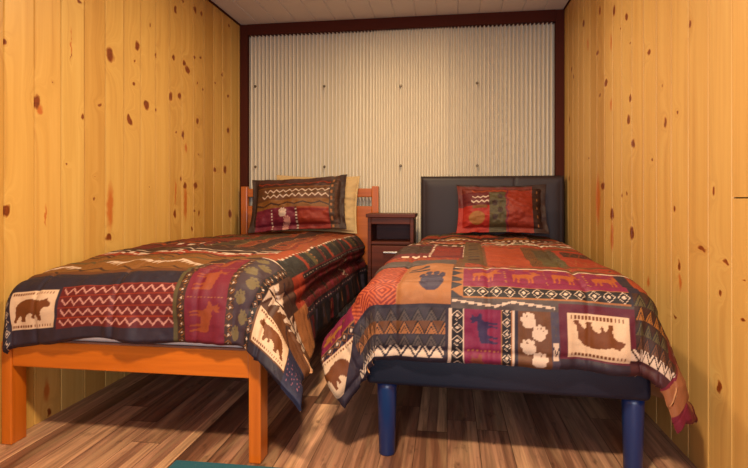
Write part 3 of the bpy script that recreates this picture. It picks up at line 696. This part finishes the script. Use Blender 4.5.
def cushion_print(S,T):
    p=Print(S,T,'rust'); 
    p.rect(-.5,-.085,.0,.3,'maroon'); p.zig(-.20,-.09,.05,.075,'white',.036,.0055); p.zig(-.21,-.09,.015,.04,'white',.036,.0055); p.rect(-.5,.2,.10,.3,'#7a2c1c'); p.zig(-.2,.25,.105,.125,'orange',.05,.005)
    p.rect(-.5,-.085,-.3,.0,'#b42a1a'); p.rect(-.2,-.1,-.02,.0,'must'); p.put((np.hypot(S+.17,(T+.085)*1.2)<.055),'gold')
    p.rect(-.085,.03,-.3,.10,'olive')
    for i in range(4): p.paw(-.03+.018*(-1)**i,.065-i*.05,.02,'brown')
    p.put(np.abs(S-.035-.008*np.sin(T*70))<.006,'wine'); p.loz(.045,.215,-.3,.12,.034,'#a83a1c','#8e2c18')
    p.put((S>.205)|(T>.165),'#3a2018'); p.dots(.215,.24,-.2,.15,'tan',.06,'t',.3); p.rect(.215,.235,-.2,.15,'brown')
    return p.c
pillow('pillow',.64,.44,.12,.012,M['tan'],None,'tan pillow standing behind the printed sham against the orange headboard','pillow',(-.965,3.770,.880),(-15,1,2),21)
pillow('pillow',.70,.41,.17,.035,M['quilt'],sham_print,'wide ruffled pillow with zigzag rows and paw prints on the orange bed','pillow',(-1.045,3.572,.882),(-22,-3,2),31,ruffle=.010)
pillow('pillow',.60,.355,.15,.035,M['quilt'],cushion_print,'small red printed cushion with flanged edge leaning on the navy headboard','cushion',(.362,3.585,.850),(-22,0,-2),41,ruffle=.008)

# ------------------------------------------------------------------ nightstand
ns=thing('nightstand','dark reddish brown nightstand with open shelf between the two beds','nightstand',(-.385,3.74,0),0)
x0,x1,y0,y1=-.160,.158,-.18,.105; W=M['walnut']
box('top',(x0-.012,x1+.012,y0-.012,y1,.788,.813),W,ns)
for a in (x0,x1-.024): box('side_panel',(a,a+.024,y0,y1,0,.788),W,ns)
box('back_panel',(x0+.024,x1-.024,y1-.012,y1,.04,.788),W,ns)
box('apron',(x0+.024,x1-.024,y0+.002,y0+.02,.742,.788),W,ns)
box('shelf',(x0+.024,x1-.024,y0+.004,y1-.012,.600,.620),W,ns)
for z0,z1 in ((.335,.594),(.06,.330)):
    d=box('drawer',(x0+.027,x1-.027,y0-.004,y0+.018,z0,z1),W,ns,.004)
    bm=bmesh.new(); zz=z1-.045; add_box(bm,-.050,.050,y0-.026,y0-.018,zz-.006,zz+.006,.003)
    for s_ in (-.042,.042): add_box(bm,s_-.004,s_+.004,y0-.020,y0-.004,zz-.004,zz+.004,.001)
    h_=bm_obj('handle',bm,M['steel'],d); tag(h_,'pale metal handle')
box('base_rail',(x0+.024,x1-.024,y0+.01,y0+.03,0,.055),W,ns)

# ------------------------------------------------------------------ rug
bm=bmesh.new(); add_box(bm,-.93,.12,.35,1.69,.0005,.012,.004)
tag(bm_obj('rug',bm,M['rug']),'teal rug lying on the plank floor in front of the beds','rug')

# ------------------------------------------------------------------ camera, light, world
cd=bpy.data.cameras.new('camera'); cam=bpy.data.objects.new('camera',cd); C.objects.link(cam)
cam.location=(0,0,.914); cam.rotation_euler=(PI/2,0,math.radians(8)); cd.sensor_width=36; cd.lens=520/748*36; cd.shift_y=-(234-199.2)/748; cd.clip_start=.02
bpy.context.scene.camera=cam
def area(name,loc,rot,size,power,col,sy=None,shape='DISK'):
    l=bpy.data.lights.new(name,'AREA'); l.shape=shape; l.size=size
    if sy: l.size_y=sy
    l.energy=power; l.color=col; o=bpy.data.objects.new(name,l); C.objects.link(o); o.location=loc; o.rotation_euler=tuple(math.radians(r) for r in rot); return o
area('ceiling_lamp',(-.25,.40,HC-.04),(0,0,0),.22,118,(1.,.78,.49))
area('far_fill_light',(-.35,2.55,HC-.03),(0,0,0),.16,40,(1.,.78,.49))  # added warm fill that lifts the back wall and far ends, no real fixture
area('window_daylight',(.1,-1.35,1.0),(90,0,0),1.3,58,(.80,.84,1.),1.0,'RECTANGLE')
w=bpy.data.worlds.new('world'); bpy.context.scene.world=w; w.use_nodes=True
w.node_tree.nodes['Background'].inputs[0].default_value=(1.,.92,.86,1); w.node_tree.nodes['Background'].inputs[1].default_value=.22
vs=bpy.context.scene.view_settings; vs.view_transform='Standard'; vs.look='None'; vs.gamma=1; vs.exposure=.02; vs.use_curve_mapping=False
